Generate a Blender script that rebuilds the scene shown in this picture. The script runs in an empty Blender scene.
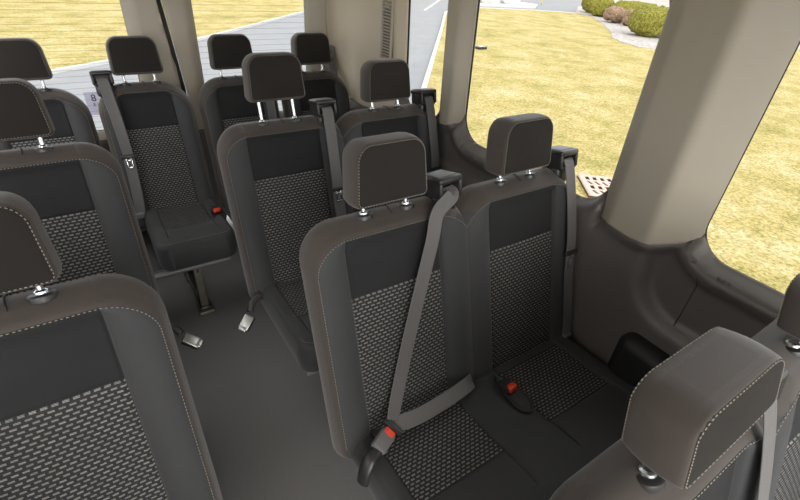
import bpy, bmesh, math, random
from math import sin, cos, pi, sqrt, radians, atan2
from mathutils import Vector, Matrix, noise
from mathutils.geometry import delaunay_2d_cdt

random.seed(7)
SC = bpy.context.scene
COL = SC.collection

# ------------------------------------------------------------------ materials
def new_mat(name):
    m = bpy.data.materials.new(name)
    m.use_nodes = True
    nt = m.node_tree
    return m, nt, nt.nodes['Principled BSDF']

def N(nt, kind, **kw):
    n = nt.nodes.new(kind)
    for k, v in kw.items():
        if k in n.inputs: n.inputs[k].default_value = v
        else: setattr(n, k, v)
    return n

def plain(name, col, rough=0.5, metal=0.0, spec=0.5, sheen=0.0, bump=0.0, bscale=400, var=0.0, coat=0.0, uv=False, vscale=9):
    m, nt, b = new_mat(name)
    b.inputs['Base Color'].default_value = (*col, 1)
    b.inputs['Roughness'].default_value = rough
    b.inputs['Metallic'].default_value = metal
    b.inputs['Specular IOR Level'].default_value = spec
    b.inputs['Sheen Weight'].default_value = sheen
    b.inputs['Coat Weight'].default_value = coat
    tc = N(nt, 'ShaderNodeTexCoord')
    src = tc.outputs['UV'] if uv else tc.outputs['Object']
    if var > 0:
        nz = N(nt, 'ShaderNodeTexNoise', Scale=vscale, Detail=4.0)
        nt.links.new(src, nz.inputs['Vector'])
        mx = N(nt, 'ShaderNodeMix', data_type='RGBA')
        mx.inputs['A'].default_value = (*[c * (1 - var) for c in col], 1)
        mx.inputs['B'].default_value = (*[min(1, c * (1 + var)) for c in col], 1)
        nt.links.new(nz.outputs['Fac'], mx.inputs['Factor'])
        nt.links.new(mx.outputs['Result'], b.inputs['Base Color'])
    if bump > 0:
        nz = N(nt, 'ShaderNodeTexNoise', Scale=bscale, Detail=3.0)
        nt.links.new(src, nz.inputs['Vector'])
        bp = N(nt, 'ShaderNodeBump', Strength=bump, Distance=0.002)
        nt.links.new(nz.outputs['Fac'], bp.inputs['Height'])
        nt.links.new(bp.outputs['Normal'], b.inputs['Normal'])
    return m

M = {}
M['bolster'] = plain('bolster_fabric', (.041, .0415, .043), .60, spec=.25, sheen=.12, bump=.25, bscale=700, var=.10, uv=True)
M['gusset'] = plain('gusset_fabric', (.055, .044, .0375), .62, spec=.25, sheen=.25, bump=.3, bscale=800, var=.10, uv=True)
M['dark'] = plain('centre_fabric', (.0235, .0235, .0245), .8, spec=.15, sheen=.05, bump=.5, bscale=900, var=.15, uv=True)
M['head'] = plain('headrest_fabric', (.0235, .0205, .0185), .8, spec=.15, sheen=.05, bump=.5, bscale=900, var=.15, uv=True)
M['thread'] = plain('thread', (.30, .275, .225), .8, spec=.2)
M['plastic'] = plain('black_plastic', (.026, .025, .025), .34, bump=.12, bscale=600)
M['plastic_grey'] = plain('grey_plastic', (.16, .16, .165), .4, bump=.12, bscale=600)
M['chrome'] = plain('chrome', (.75, .77, .80), .22, metal=1)
M['steel'] = plain('steel', (.42, .41, .39), .32, metal=1)
M['bracket'] = plain('bracket_steel', (.17, .15, .12), .5, metal=.7, var=.4, vscale=30)
M['webbing'] = plain('webbing', (.115, .109, .107), .55, sheen=.2, bump=.3, bscale=900)
M['webbing_dark'] = plain('webbing_dark', (.05, .048, .047), .6, bump=.3, bscale=900)
M['red'] = plain('red_button', (.72, .05, .02), .4)
M['rubber'] = plain('rubber_seal', (.012, .012, .012), .55)
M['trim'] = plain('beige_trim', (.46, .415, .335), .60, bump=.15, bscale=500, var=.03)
M['trim_lit'] = plain('beige_trim_lit', (.60, .52, .40), .60, bump=.15, bscale=500)  # lightened copy of the beige trim, brighter rear light painted into its colour
M['wall'] = plain('dark_wall_trim', (.132, .117, .108), .42, spec=.7, bump=.25, bscale=350, var=.08)
M['label'] = plain('label_print', (.45, .46, .48), .5)
M['paper'] = plain('sticker_paper', (.62, .60, .68), .6)
M['ink'] = plain('ink', (.03, .03, .04), .6)

def insert_mat():
    m, nt, b = new_mat('patterned_fabric')
    tc = N(nt, 'ShaderNodeTexCoord')
    br = N(nt, 'ShaderNodeTexBrick', offset=.5, squash=1.0)
    br.inputs['Color1'].default_value = (.265, .258, .245, 1)
    br.inputs['Color2'].default_value = (.19, .184, .175, 1)
    br.inputs['Mortar'].default_value = (.034, .034, .035, 1)
    br.inputs['Scale'].default_value = 1.0
    br.inputs['Mortar Size'].default_value = .0035
    br.inputs['Mortar Smooth'].default_value = .25
    br.inputs['Brick Width'].default_value = .0175
    br.inputs['Row Height'].default_value = .0105
    # slight slant of each woven dash
    nt.links.new(tc.outputs['UV'], br.inputs['Vector'])
    wv = N(nt, 'ShaderNodeTexWave', wave_type='BANDS', bands_direction='DIAGONAL', Scale=110.0, Distortion=1.0, Detail=1.0)
    nt.links.new(tc.outputs['UV'], wv.inputs['Vector'])
    mx = N(nt, 'ShaderNodeMix', data_type='RGBA', blend_type='MULTIPLY')
    mx.inputs['Factor'].default_value = .40
    nt.links.new(br.outputs['Color'], mx.inputs['A'])
    nt.links.new(wv.outputs['Color'], mx.inputs['B'])
    nt.links.new(mx.outputs['Result'], b.inputs['Base Color'])
    bp = N(nt, 'ShaderNodeBump', Strength=.5, Distance=.002)
    inv = N(nt, 'ShaderNodeMath', operation='SUBTRACT'); inv.inputs[0].default_value = 1
    nt.links.new(br.outputs['Fac'], inv.inputs[1])
    nt.links.new(inv.outputs[0], bp.inputs['Height'])
    nt.links.new(bp.outputs['Normal'], b.inputs['Normal'])
    b.inputs['Roughness'].default_value = .75
    b.inputs['Specular IOR Level'].default_value = .2
    return m
M['insert'] = insert_mat()

def floor_mat():
    m, nt, b = new_mat('floor_covering')
    tc = N(nt, 'ShaderNodeTexCoord')
    n1 = N(nt, 'ShaderNodeTexNoise', Scale=260.0, Detail=3.0)
    nt.links.new(tc.outputs['Object'], n1.inputs['Vector'])
    rp = N(nt, 'ShaderNodeValToRGB')
    rp.color_ramp.elements[0].position = .3; rp.color_ramp.elements[0].color = (.125, .121, .119, 1)
    rp.color_ramp.elements[1].position = .75; rp.color_ramp.elements[1].color = (.19, .184, .181, 1)
    nt.links.new(n1.outputs['Fac'], rp.inputs['Fac'])
    nt.links.new(rp.outputs['Color'], b.inputs['Base Color'])
    bp = N(nt, 'ShaderNodeBump', Strength=.35, Distance=.001)
    nt.links.new(n1.outputs['Fac'], bp.inputs['Height'])
    nt.links.new(bp.outputs['Normal'], b.inputs['Normal'])
    b.inputs['Roughness'].default_value = .5
    return m
M['floor'] = floor_mat()

def grass_mat():
    m, nt, b = new_mat('grass')
    tc = N(nt, 'ShaderNodeTexCoord')
    big = N(nt, 'ShaderNodeTexNoise', Scale=1.1, Detail=9.0, Roughness=.78)
    fine = N(nt, 'ShaderNodeTexNoise', Scale=24.0, Detail=6.0, Roughness=.75)
    mapn = N(nt, 'ShaderNodeMapping'); mapn.inputs['Scale'].default_value = (1, 1, .3)
    nt.links.new(tc.outputs['Object'], mapn.inputs['Vector'])
    for n in (big, fine): nt.links.new(mapn.outputs['Vector'], n.inputs['Vector'])
    r1 = N(nt, 'ShaderNodeValToRGB')
    e = r1.color_ramp.elements
    e[0].position = .36; e[0].color = (.27, .24, .08, 1)
    e[1].position = .66; e[1].color = (.51, .43, .245, 1)
    x = e.new(.5); x.color = (.405, .325, .13, 1)
    nt.links.new(big.outputs['Fac'], r1.inputs['Fac'])
    r2 = N(nt, 'ShaderNodeValToRGB')
    e = r2.color_ramp.elements
    e[0].position = .36; e[0].color = (.50, .54, .40, 1)
    e[1].position = .64; e[1].color = (1.35, 1.32, 1.42, 1)
    nt.links.new(fine.outputs['Fac'], r2.inputs['Fac'])
    mx = N(nt, 'ShaderNodeMix', data_type='RGBA', blend_type='MULTIPLY'); mx.inputs['Factor'].default_value = 1
    nt.links.new(r1.outputs['Color'], mx.inputs['A']); nt.links.new(r2.outputs['Color'], mx.inputs['B'])
    nt.links.new(mx.outputs['Result'], b.inputs['Base Color'])
    b.inputs['Roughness'].default_value = .9
    b.inputs['Specular IOR Level'].default_value = .1
    bp = N(nt, 'ShaderNodeBump', Strength=.6, Distance=.03)
    nt.links.new(fine.outputs['Fac'], bp.inputs['Height'])
    nt.links.new(bp.outputs['Normal'], b.inputs['Normal'])
    return m
M['grass'] = grass_mat()
M['asphalt'] = plain('asphalt', (.245, .247, .257), .9, spec=.15, bump=.3, bscale=120, var=.12, vscale=1.5)
M['kerb'] = plain('kerb_stone', (.50, .49, .48), .85, spec=.2, bump=.3, bscale=90, var=.1)
M['paint'] = plain('road_paint', (.5, .5, .48), .8)
M['gravel'] = plain('white_gravel', (.37, .34, .32), .9, spec=.15, bump=1, bscale=25, var=.75, vscale=7)
M['grate'] = plain('grate_iron', (.52, .38, .32), .7, bump=.4, bscale=80, var=.25, vscale=20)
M['hole'] = plain('drain_hole', (.10, .05, .035), .9)
M['stone'] = plain('boulder_stone', (.62, .58, .55), .9, bump=.6, bscale=12, var=.3, vscale=5)
M['yellow'] = plain('yellow_stake', (.75, .6, .08), .6)
def leaf_mat(name, a, c):
    m, nt, b = new_mat(name)
    tc = N(nt, 'ShaderNodeTexCoord')
    n1 = N(nt, 'ShaderNodeTexNoise', Scale=14.0, Detail=6.0, Roughness=.75)
    nt.links.new(tc.outputs['Object'], n1.inputs['Vector'])
    rp = N(nt, 'ShaderNodeValToRGB')
    rp.color_ramp.elements[0].position = .38; rp.color_ramp.elements[0].color = (*a, 1)
    rp.color_ramp.elements[1].position = .66; rp.color_ramp.elements[1].color = (*c, 1)
    nt.links.new(n1.outputs['Fac'], rp.inputs['Fac'])
    nt.links.new(rp.outputs['Color'], b.inputs['Base Color'])
    bp = N(nt, 'ShaderNodeBump', Strength=1.0, Distance=.06)
    nt.links.new(n1.outputs['Fac'], bp.inputs['Height'])
    nt.links.new(bp.outputs['Normal'], b.inputs['Normal'])
    b.inputs['Roughness'].default_value = .9; b.inputs['Specular IOR Level'].default_value = .1
    return m
M['leaf'] = leaf_mat('boxwood_leaves', (.075, .075, .012), (.36, .33, .07))
M['leaf_tan'] = leaf_mat('dry_twigs', (.17, .105, .07), (.42, .30, .21))

def sticker_mat():
    m, nt, b = new_mat('sticker_film')
    out = nt.nodes['Material Output']; tl = N(nt, 'ShaderNodeBsdfTranslucent'); tl.inputs['Color'].default_value = (.84, .82, .90, 1)
    b.inputs['Base Color'].default_value = (.84, .82, .90, 1); b.inputs['Roughness'].default_value = .6
    mx = N(nt, 'ShaderNodeMixShader'); mx.inputs[0].default_value = .6
    nt.links.new(b.outputs[0], mx.inputs[1]); nt.links.new(tl.outputs[0], mx.inputs[2]); nt.links.new(mx.outputs[0], out.inputs['Surface'])
    return m
M['paper'] = sticker_mat()

def glass_mat(name, lines=False):
    m, nt, b = new_mat(name)
    out = nt.nodes['Material Output']
    tr = N(nt, 'ShaderNodeBsdfTransparent'); tr.inputs['Color'].default_value = (.955, .965, .96, 1)
    gl = N(nt, 'ShaderNodeBsdfGlossy', Roughness=.02)
    lw = N(nt, 'ShaderNodeFresnel', IOR=1.12)
    mx = N(nt, 'ShaderNodeMixShader')
    nt.links.new(lw.outputs[0], mx.inputs[0]); nt.links.new(tr.outputs[0], mx.inputs[1]); nt.links.new(gl.outputs[0], mx.inputs[2])
    last = mx
    if lines:      # fine heating wires across the rear panes
        tc = N(nt, 'ShaderNodeTexCoord'); sp = N(nt, 'ShaderNodeSeparateXYZ')
        nt.links.new(tc.outputs['Object'], sp.inputs[0])
        md = N(nt, 'ShaderNodeMath', operation='MODULO'); md.inputs[1].default_value = .030
        nt.links.new(sp.outputs['Z'], md.inputs[0])
        lt = N(nt, 'ShaderNodeMath', operation='LESS_THAN'); lt.inputs[1].default_value = .0016
        nt.links.new(md.outputs[0], lt.inputs[0])
        df = N(nt, 'ShaderNodeBsdfDiffuse'); df.inputs['Color'].default_value = (.18, .13, .09, 1)
        m2 = N(nt, 'ShaderNodeMixShader')
        fa = N(nt, 'ShaderNodeMath', operation='MULTIPLY'); fa.inputs[1].default_value = .35
        nt.links.new(lt.outputs[0], fa.inputs[0]); nt.links.new(fa.outputs[0], m2.inputs[0]); nt.links.new(mx.outputs[0], m2.inputs[1]); nt.links.new(df.outputs[0], m2.inputs[2])
        last = m2
    nt.links.new(last.outputs[0], out.inputs['Surface'])
    nt.nodes.remove(b)
    return m
M['glass'] = glass_mat('window_glass')
M['glass_rear'] = glass_mat('heated_glass', True)

# ------------------------------------------------------------------ object helpers
def link(name, me, mats=None, parent=None):
    if mats:
        for m in mats: me.materials.append(M[m] if isinstance(m, str) else m)
    o = bpy.data.objects.new(name, me); COL.objects.link(o)
    if parent: o.parent = parent
    return o

def from_bm(name, bm, mats, parent=None, smooth=True, angle=None):
    me = bpy.data.meshes.new(name)
    bmesh.ops.recalc_face_normals(bm, faces=bm.faces)
    if smooth:
        for f in bm.faces: f.smooth = True
        if angle is not None:
            for e in bm.edges:
                if len(e.link_faces) == 2 and e.calc_face_angle(0) > angle: e.smooth = False
    bm.to_mesh(me); bm.free()
    return link(name, me, mats if isinstance(mats, (list, tuple)) else [mats], parent)

def empty(name, loc=(0, 0, 0)):
    o = bpy.data.objects.new(name, None); COL.objects.link(o); o.location = loc
    o.empty_display_size = .1
    return o

def tag(o, label=None, cat=None, group=None, kind=None):
    if label: o['label'] = label
    if cat: o['category'] = cat
    if group: o['group'] = group
    if kind: o['kind'] = kind
    return o

def box(bm, c, s, mtx=None, bevel=0.0, seg=2, mat=0):
    r = bmesh.ops.create_cube(bm, size=1)
    vs = r['verts']
    bmesh.ops.scale(bm, vec=s, verts=vs)
    if bevel > 0:
        es = list({e for v in vs for e in v.link_edges})
        rr = bmesh.ops.bevel(bm, geom=es, offset=bevel, segments=seg, affect='EDGES', profile=.5)
        vs = list({v for f in rr['faces'] for v in f.verts} | {v for v in vs if v.is_valid})
    for f in {f for v in vs for f in v.link_faces}: f.material_index = mat
    m = Matrix.Translation(c) @ (mtx.to_4x4() if mtx else Matrix())
    bmesh.ops.transform(bm, matrix=m, verts=vs)
    return vs

def tube(bm, pts, r, n=12, mat=0, closed=False, cap=True, flat=None):
    pts = [Vector(p) for p in pts]
    L = len(pts); rings = []
    up = Vector((0, 0, 1)); prev = None
    for i, p in enumerate(pts):
        if closed: t = pts[(i + 1) % L] - pts[i - 1]
        else: t = pts[min(i + 1, L - 1)] - pts[max(i - 1, 0)]
        t.normalize()
        if prev is None:
            a = up if abs(t.dot(up)) < .9 else Vector((1, 0, 0))
            u = t.cross(a).normalized()
        else:
            u = (prev - t * prev.dot(t)).normalized()
        prev = u; w = t.cross(u)
        rr = r[i] if isinstance(r, (list, tuple)) else r
        fx, fy = flat or (1, 1)
        rings.append([bm.verts.new(p + u * cos(2 * pi * k / n) * rr * fx + w * sin(2 * pi * k / n) * rr * fy) for k in range(n)])
    m = L if closed else L - 1
    for i in range(m):
        a, b = rings[i], rings[(i + 1) % L]
        for k in range(n):
            f = bm.faces.new((a[k], a[(k + 1) % n], b[(k + 1) % n], b[k])); f.material_index = mat
    if cap and not closed:
        bm.faces.new(rings[0]).material_index = mat; bm.faces.new(rings[-1]).material_index = mat

def smooth_path(pts, n=8):
    pts = [Vector(p) for p in pts]; out = []
    for i in range(len(pts) - 1):
        p0 = pts[max(i - 1, 0)]; p1 = pts[i]; p2 = pts[i + 1]; p3 = pts[min(i + 2, len(pts) - 1)]
        for k in range(n):
            t = k / n
            out.append(.5 * ((2 * p1) + (p2 - p0) * t + (2 * p0 - 5 * p1 + 4 * p2 - p3) * t * t + (3 * p1 - p0 - 3 * p2 + p3) * t ** 3))
    out.append(pts[-1]); return out

def ribbon(name, pts, normals, width, mat, parent, thick=.0018, n=8):
    P = smooth_path(pts, n); Nn = smooth_path(normals, n)
    bm = bmesh.new(); rows = []
    for i, p in enumerate(P):
        t = (P[min(i + 1, len(P) - 1)] - P[max(i - 1, 0)]).normalized()
        nn = Nn[i].normalized(); s = t.cross(nn).normalized(); nn = s.cross(t)
        rows.append([bm.verts.new(p + s * a * width / 2 + nn * (b * thick)) for a, b in ((-1, -.5), (-.93, .5), (-.8, .15), (.8, .15), (.93, .5), (1, -.5))])
    for i in range(len(rows) - 1):
        a, b = rows[i], rows[i + 1]
        for k in range(6): bm.faces.new((a[k], a[(k + 1) % 6], b[(k + 1) % 6], b[k]))
    bm.faces.new(rows[0]); bm.faces.new(rows[-1])
    return from_bm(name, bm, mat, parent)

# ------------------------------------------------------------------ upholstered pads
def rr_sd(x, z, x0, x1, z0, z1, R):
    """inside distance to a rounded rectangle; R = (tl, tr, bl, br)"""
    cx, cz = (x0 + x1) / 2, (z0 + z1) / 2
    r = R[(0 if z > cz else 2) + (0 if x < cx else 1)]
    qx = abs(x - cx) - (x1 - x0) / 2 + r; qz = abs(z - cz) - (z1 - z0) / 2 + r
    return r - (sqrt(max(qx, 0) ** 2 + max(qz, 0) ** 2) + min(max(qx, qz), 0))

def uniq(vals, lo, hi, tol=.0012):
    vals = sorted(v for v in vals if lo <= v <= hi); out = [lo]
    for v in vals:
        if v - out[-1] > tol: out.append(v)
    if hi - out[-1] <= tol: out[-1] = hi
    else: out.append(hi)
    return out

class Pad:
    def __init__(s, x0, x1, z0, z1, T, R, re, seams_x=(), seams_z=(), relief=None, mat=None, stitch=.014, bulge=.006, rb=None, taper=0.0, step=.03, gm=1, clip=None):
        s.b = (x0, x1, z0, z1); s.R = R; s.re = re; s.rb = rb or re; s.T = T
        s.relief = relief or (lambda x, z: 0.0); s.mat = mat or (lambda x, z: 0)
        s.st = stitch; s.bulge = bulge; s.taper = taper; s.sx = seams_x; s.sz = seams_z; s.step = step; s.gm = gm; s.clip = clip or (x0, x1)
    def front(s, x, z):
        d = rr_sd(x, z, *s.b, s.R)
        re = s.re
        e = re - sqrt(max(0, re * re - (re - max(0, min(d, re))) ** 2))
        k = min(1, max(0, d / (2.2 * re))); k = k * k * (3 - 2 * k)
        return e + s.relief(x, z) * k
    def tap(s, x, z):
        x0, x1, z0, z1 = s.b
        return x * (1 - s.taper * (z - z0) / (z1 - z0))
    def mesh(s, name, xf, flip=False):
        x0, x1, z0, z1 = s.b; R = s.R; re = s.re
        ce = [re * (1 - cos(pi / 2 * i / 5)) for i in range(6)]
        xs = [x0 + c for c in ce] + [x1 - c for c in ce] + [x0 + s.st, x1 - s.st]
        for q in s.sx: xs += [q - .010, q - .005, q - .002, q, q + .002, q + .005, q + .010]
        k = int((x1 - x0) / s.step); xs += [x0 + (x1 - x0) * i / k for i in range(1, k)]
        c0, c1 = s.clip
        xs = uniq(xs, c0, c1)
        zs = [z0 + c for c in ce] + [z1 - c for c in ce] + [z0 + s.st, z1 - s.st]
        for rr in (max(R[0], R[1]),): zs += [z1 - rr * (1 - cos(pi / 2 * i / 9)) for i in range(10)]
        for rr in (max(R[2], R[3]),): zs += [z0 + rr * (1 - cos(pi / 2 * i / 9)) for i in range(10)]
        for q in s.sz: zs += [q - .010, q - .005, q - .002, q, q + .002, q + .005, q + .010]
        k = int((z1 - z0) / s.step); zs += [z0 + (z1 - z0) * i / k for i in range(1, k)]
        zs = uniq(zs, z0, z1)
        RL, RRt = max(R[0], R[2]), max(R[1], R[3])
        def ext(z):
            xl, xr = x0, x1
            for i, r in enumerate(R):
                if r <= 0: continue
                dz = (z - (z1 - r)) if i < 2 else ((z0 + r) - z)
                if dz > 0:
                    off = r - sqrt(max(0, r * r - dz * dz))
                    if i % 2 == 0: xl = x0 + off
                    else: xr = x1 - off
            return max(xl, c0), min(xr, c1)
        V = []; F = []; MI = []; UV = []
        def mapx(x, z):
            xl, xr = ext(z)
            a, b = x0 + RL, x1 - RRt
            if a > c0 and x < a: return a - (a - x) * (a - xl) / (a - c0)
            if b < c1 and x > b: return b + (x - b) * (xr - b) / (c1 - b)
            return x
        nx, nz = len(xs), len(zs)
        P = [[(mapx(x, z), z) for x in xs] for z in zs]
        def add(p, uv): V.append(p); UV.append(uv); return len(V) - 1
        front = [[add((s.tap(x, z), s.front(x, z), z), (x, z)) for x, z in row] for row in P]
        def backy(x, z):
            d = rr_sd(x, z, *s.b, R); rb = s.rb
            return s.T - (rb - sqrt(max(0, rb * rb - (rb - max(0, min(d, rb))) ** 2)))
        back = [[add((s.tap(x, z), backy(x, z), z), (x, z + 1)) for x, z in row] for row in P]
        for j in range(nz - 1):
            for i in range(nx - 1):
                xm = sum(P[a][b][0] for a in (j, j + 1) for b in (i, i + 1)) / 4; zm = (zs[j] + zs[j + 1]) / 2
                d = rr_sd(xm, zm, *s.b, R)
                F.append((front[j][i], front[j][i + 1], front[j + 1][i + 1], front[j + 1][i])); MI.append(s.gm if d < s.st else s.mat(xm, zm))
                F.append((back[j][i], back[j + 1][i], back[j + 1][i + 1], back[j][i + 1])); MI.append(s.gm)
        loop = [(0, i) for i in range(nx)] + [(j, nx - 1) for j in range(1, nz)] + [(nz - 1, i) for i in range(nx - 2, -1, -1)] + [(j, 0) for j in range(nz - 2, 0, -1)]
        rings = []; acc = 0; last = None
        for j, i in loop:
            x, z = P[j][i]; e = .002
            gx = rr_sd(x - e, z, *s.b, R) - rr_sd(x + e, z, *s.b, R); gz = rr_sd(x, z - e, *s.b, R) - rr_sd(x, z + e, *s.b, R)
            l = sqrt(gx * gx + gz * gz) or 1
            gx /= l; gz /= l
            if last: acc += sqrt((x - last[0]) ** 2 + (z - last[1]) ** 2)
            last = (x, z)
            fy, by = V[front[j][i]][1], V[back[j][i]][1]
            ring = [front[j][i]]
            for t in (.12, .35, .65, .88):
                o = s.bulge * 4 * t * (1 - t)
                ring.append(add((s.tap(x, z) + gx * o, fy + (by - fy) * t, z + gz * o), (acc, t * s.T + 2)))
            ring.append(back[j][i]); rings.append(ring)
        for k in range(len(rings)):
            a, b = rings[k], rings[(k + 1) % len(rings)]
            for t in range(5):
                F.append((a[t], a[t + 1], b[t + 1], b[t])); MI.append(s.gm)
        V2 = [xf(*v) for v in V]
        if flip: F = [tuple(reversed(f)) for f in F]
        me = bpy.data.meshes.new(name); me.from_pydata(V2, [], F)
        uvl = me.uv_layers.new(name='UVMap')
        for l in me.loops: uvl.data[l.index].uv = UV[l.vertex_index]
        for p, mi in zip(me.polygons, MI): p.material_index = mi; p.use_smooth = True
        me.validate(); me.update()
        return me
    def outline(s, d, n=600, top_only=None):
        """points on the front surface at distance d inside the outline"""
        x0, x1, z0, z1 = s.b
        pts = []
        a0, a1, b0, b1 = x0 + d, x1 - d, z0 + d, z1 - d
        R = [max(.001, r - d) for r in s.R]
        def arc(cx, cz, r, t0, t1):
            m = max(3, int(r * abs(t1 - t0) / .003))
            return [(cx + r * cos(t0 + (t1 - t0) * i / m), cz + r * sin(t0 + (t1 - t0) * i / m)) for i in range(m + 1)]
        pts += arc(a0 + R[2], b0 + R[2], R[2], 1.5 * pi, pi) + arc(a0 + R[0], b1 - R[0], R[0], pi, pi / 2) + arc(a1 - R[1], b1 - R[1], R[1], pi / 2, 0) + arc(a1 - R[3], b0 + R[3], R[3], 0, -pi / 2)
        return pts
    def stitches(s, name, xf, paths, parent, pitch=.0088, ln=.0050, r=.0009, yb=None):
        bm = bmesh.new()
        for path in paths:
            P = []
            for (xa, za), (xb, zb) in zip(path, path[1:]):
                L = sqrt((xb - xa) ** 2 + (zb - za) ** 2)
                m = max(1, int(L / .0007))
                for k in range(m): P.append((xa + (xb - xa) * k / m, za + (zb - za) * k / m))
            prev = P[0]; cur = []; dist = 0
            for p in P[1:]:
                st = sqrt((p[0] - prev[0]) ** 2 + (p[1] - prev[1]) ** 2); dist += st; prev = p
                if dist % pitch < ln and st < .01: cur.append(p)
                else:
                    if len(cur) >= 2:
                        A, B = cur[0], cur[-1]
                        ys = (lambda x, z: s.front(x, z) - .0005) if yb is None else yb
                        tube(bm, [xf(s.tap(q[0], q[1]), ys(q[0], q[1]), q[1]) for q in (A, B)], r, 5)
                    cur = []
        return from_bm(name, bm, 'thread', parent)

def gauss(x, w): return math.exp(-(x / w) ** 2)
def sstep(a, b, x):
    t = min(1, max(0, (x - a) / (b - a))); return t * t * (3 - 2 * t)

# ------------------------------------------------------------------ seat kit
ALPHA = radians(16.7)
def xf_back(x, y, z, dx=0.0):
    y0, z0 = -.225, .458
    z += min(0, y - .055) * .62 * sstep(.40, .60, z)     # the crown falls away towards the front edge
    return Vector((x + dx, y0 + y * cos(ALPHA) + z * sin(ALPHA), z0 - y * sin(ALPHA) + z * cos(ALPHA)))
def xf_cush(x, y, z):
    b = radians(3.5)
    return Vector((x, -.185 - z * cos(b) - y * sin(b), .448 - y * cos(b) + z * sin(b)))
def xf_head(x, y, z):
    a = radians(9)
    return Vector((x, y * cos(a) + z * sin(a), -y * sin(a) + z * cos(a)))

SEAM = .146
BH = .626                                            # backrest height along its slope
ZI = .418                                            # top of the patterned panel
def back_pad(hw, kind):
    """kind: 's' free-standing, 'l'/'r' joined to its neighbour on the left/right, 'n' narrow rear-row seat"""
    sm = SEAM if kind != 'n' else .116
    def relief(x, z):
        ax = abs(x)
        v = .017 * (1 - sstep(sm - .02, sm + .03, ax))                  # centre sits lower than the bolsters
        v -= .004 * cos(min(1, ax / sm) * pi / 2) * (1 if z < ZI else .8)
        if ax > sm: v -= .006 * sin(pi * min(1, (ax - sm) / (hw - sm)))
        v += .006 * gauss(ax - sm, .0035)
        if ax < sm: v += .0045 * gauss(z - ZI, .0035)
        return v
    def mat(x, z):
        if abs(x) > sm: return 0
        return 2 if z > ZI else 3
    x0, x1, clip = -hw, hw, None
    Rl = Rr = .10 if kind != 'n' else .13
    if kind == 'l': x0 -= .03; clip = (-hw - .0005, hw); Rl = .135
    if kind == 'r': x1 += .03; clip = (-hw, hw + .0005); Rr = .135
    return Pad(x0, x1, -.07, BH, .120, (Rl, Rr, .03, .03), .022, (-sm, sm), (ZI,), relief, mat, .010, .008, .035, clip=clip)

HH, HT = .160, .084
def head_pad():
    w = .1085
    return Pad(-w, w, 0, HH, HT, (.046, .046, .018, .018), .008, (), (), lambda x, z: -.007 * cos(x / w * pi / 2) * sin(pi * min(1, max(0, z / HH))), lambda x, z: 0, .0045, .004, .012, .09, .016)

BACKM = ['bolster', 'gusset', 'dark', 'insert']
CACHE = {}
def backrest(parent, dx, hw, kind='s', dz=0.0):
    key = ('back', hw, kind)
    if key not in CACHE:
        p = back_pad(hw, kind)
        me = p.mesh('backrest', xf_back)
        o = link('backrest', me, BACKM)
        path = [q for q in p.outline(.0115) if q[1] > 0 and p.clip[0] < q[0] < p.clip[1]]
        if p.clip[0] == p.b[0]: path = [(-hw + .0115, -.02)] + path
        if p.clip[1] == p.b[1]: path = path + [(hw - .0115, -.02)]
        st = p.stitches('stitching', xf_back, [path], o)
        for sx in (-1, 1):
            bm = bmesh.new()
            c = Vector((sx * .066, 0, 1.046))
            d = Vector((0, sin(ALPHA), cos(ALPHA)))
            tube(bm, [c - d * .012, c - d * .004, c - d * .001, c + d * .0015, c + d * .002], [.0225, .0225, .0215, .018, .010], 24, 0, flat=(1.0, 1.12))
            q = from_bm('post_collar', bm, 'plastic', o, angle=.6)
            bm = bmesh.new()
            tube(bm, [c + d * .001, c + d * .006, c + d * .009], [.0125, .0115, .008], 18, 0)
            from_bm('collar_ring', bm, 'chrome', o, angle=.6)
        bm = bmesh.new()                             # the short seam running back between the two posts
        tube(bm, [xf_back(.012, .030, BH + .006), xf_back(.010, .055, BH + .0085), xf_back(.008, .085, BH + .0075)], .0018, 6)
        from_bm('top_seam', bm, 'rubber', o)
        CACHE[key] = o; o.parent = parent; o.location = (dx, 0, dz)
        return o
    return copy_tree(CACHE[key], parent, (dx, 0, dz))

def copy_tree(o, parent=None, loc=None):
    c = o.copy(); COL.objects.link(c); c.parent = parent
    if loc is not None: c.location = loc
    for ch in list(o.children): copy_tree(ch, c)
    return c

HR = [None]
def headrest(parent, dx, dz, bz=0.0, sz=1.0):
    a = Vector((0, sin(ALPHA), cos(ALPHA)))
    base = Vector((dx, 0, 1.05 + bz)) + a * dz
    if HR[0] is None:
        p = head_pad()
        sh = lambda x, y, z: xf_head(x, y - .052, z)
        o = link('headrest', p.mesh('headrest', sh), ['head', 'gusset'])
        for nm, yb in (('stitching', None), ('stitching', lambda x, z: HT - .003)):
            ol = p.outline(.006); ol = ol + [ol[0]]
            if yb is None: p.stitches(nm, sh, [ol], o, pitch=.0075, ln=.0046)
            else: p.stitches(nm, sh, [p.outline(.003)], o, pitch=.0075, ln=.0046, yb=yb)
        for sx in (-1, 1):
            bm = bmesh.new()
            tube(bm, [Vector((sx * .066, 0, 0)) + a * t for t in (-.12, .03)], .0062, 14)
            q = from_bm('headrest_post', bm, 'chrome', o, angle=.6); q['label'] = 'polished steel post'
        bm = bmesh.new()                             # black sole of the headrest
        box(bm, xf_head(0, -.010, .001), (.186, .056, .008), Matrix.Rotation(radians(-9), 3, 'X'), .004)
        from_bm('headrest_sole', bm, 'plastic', o)
        HR[0] = o; o.parent = parent; o.location = base; 
        return o
    c = copy_tree(HR[0], parent, base); c.scale = (1, 1, 1)
    return c

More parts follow.
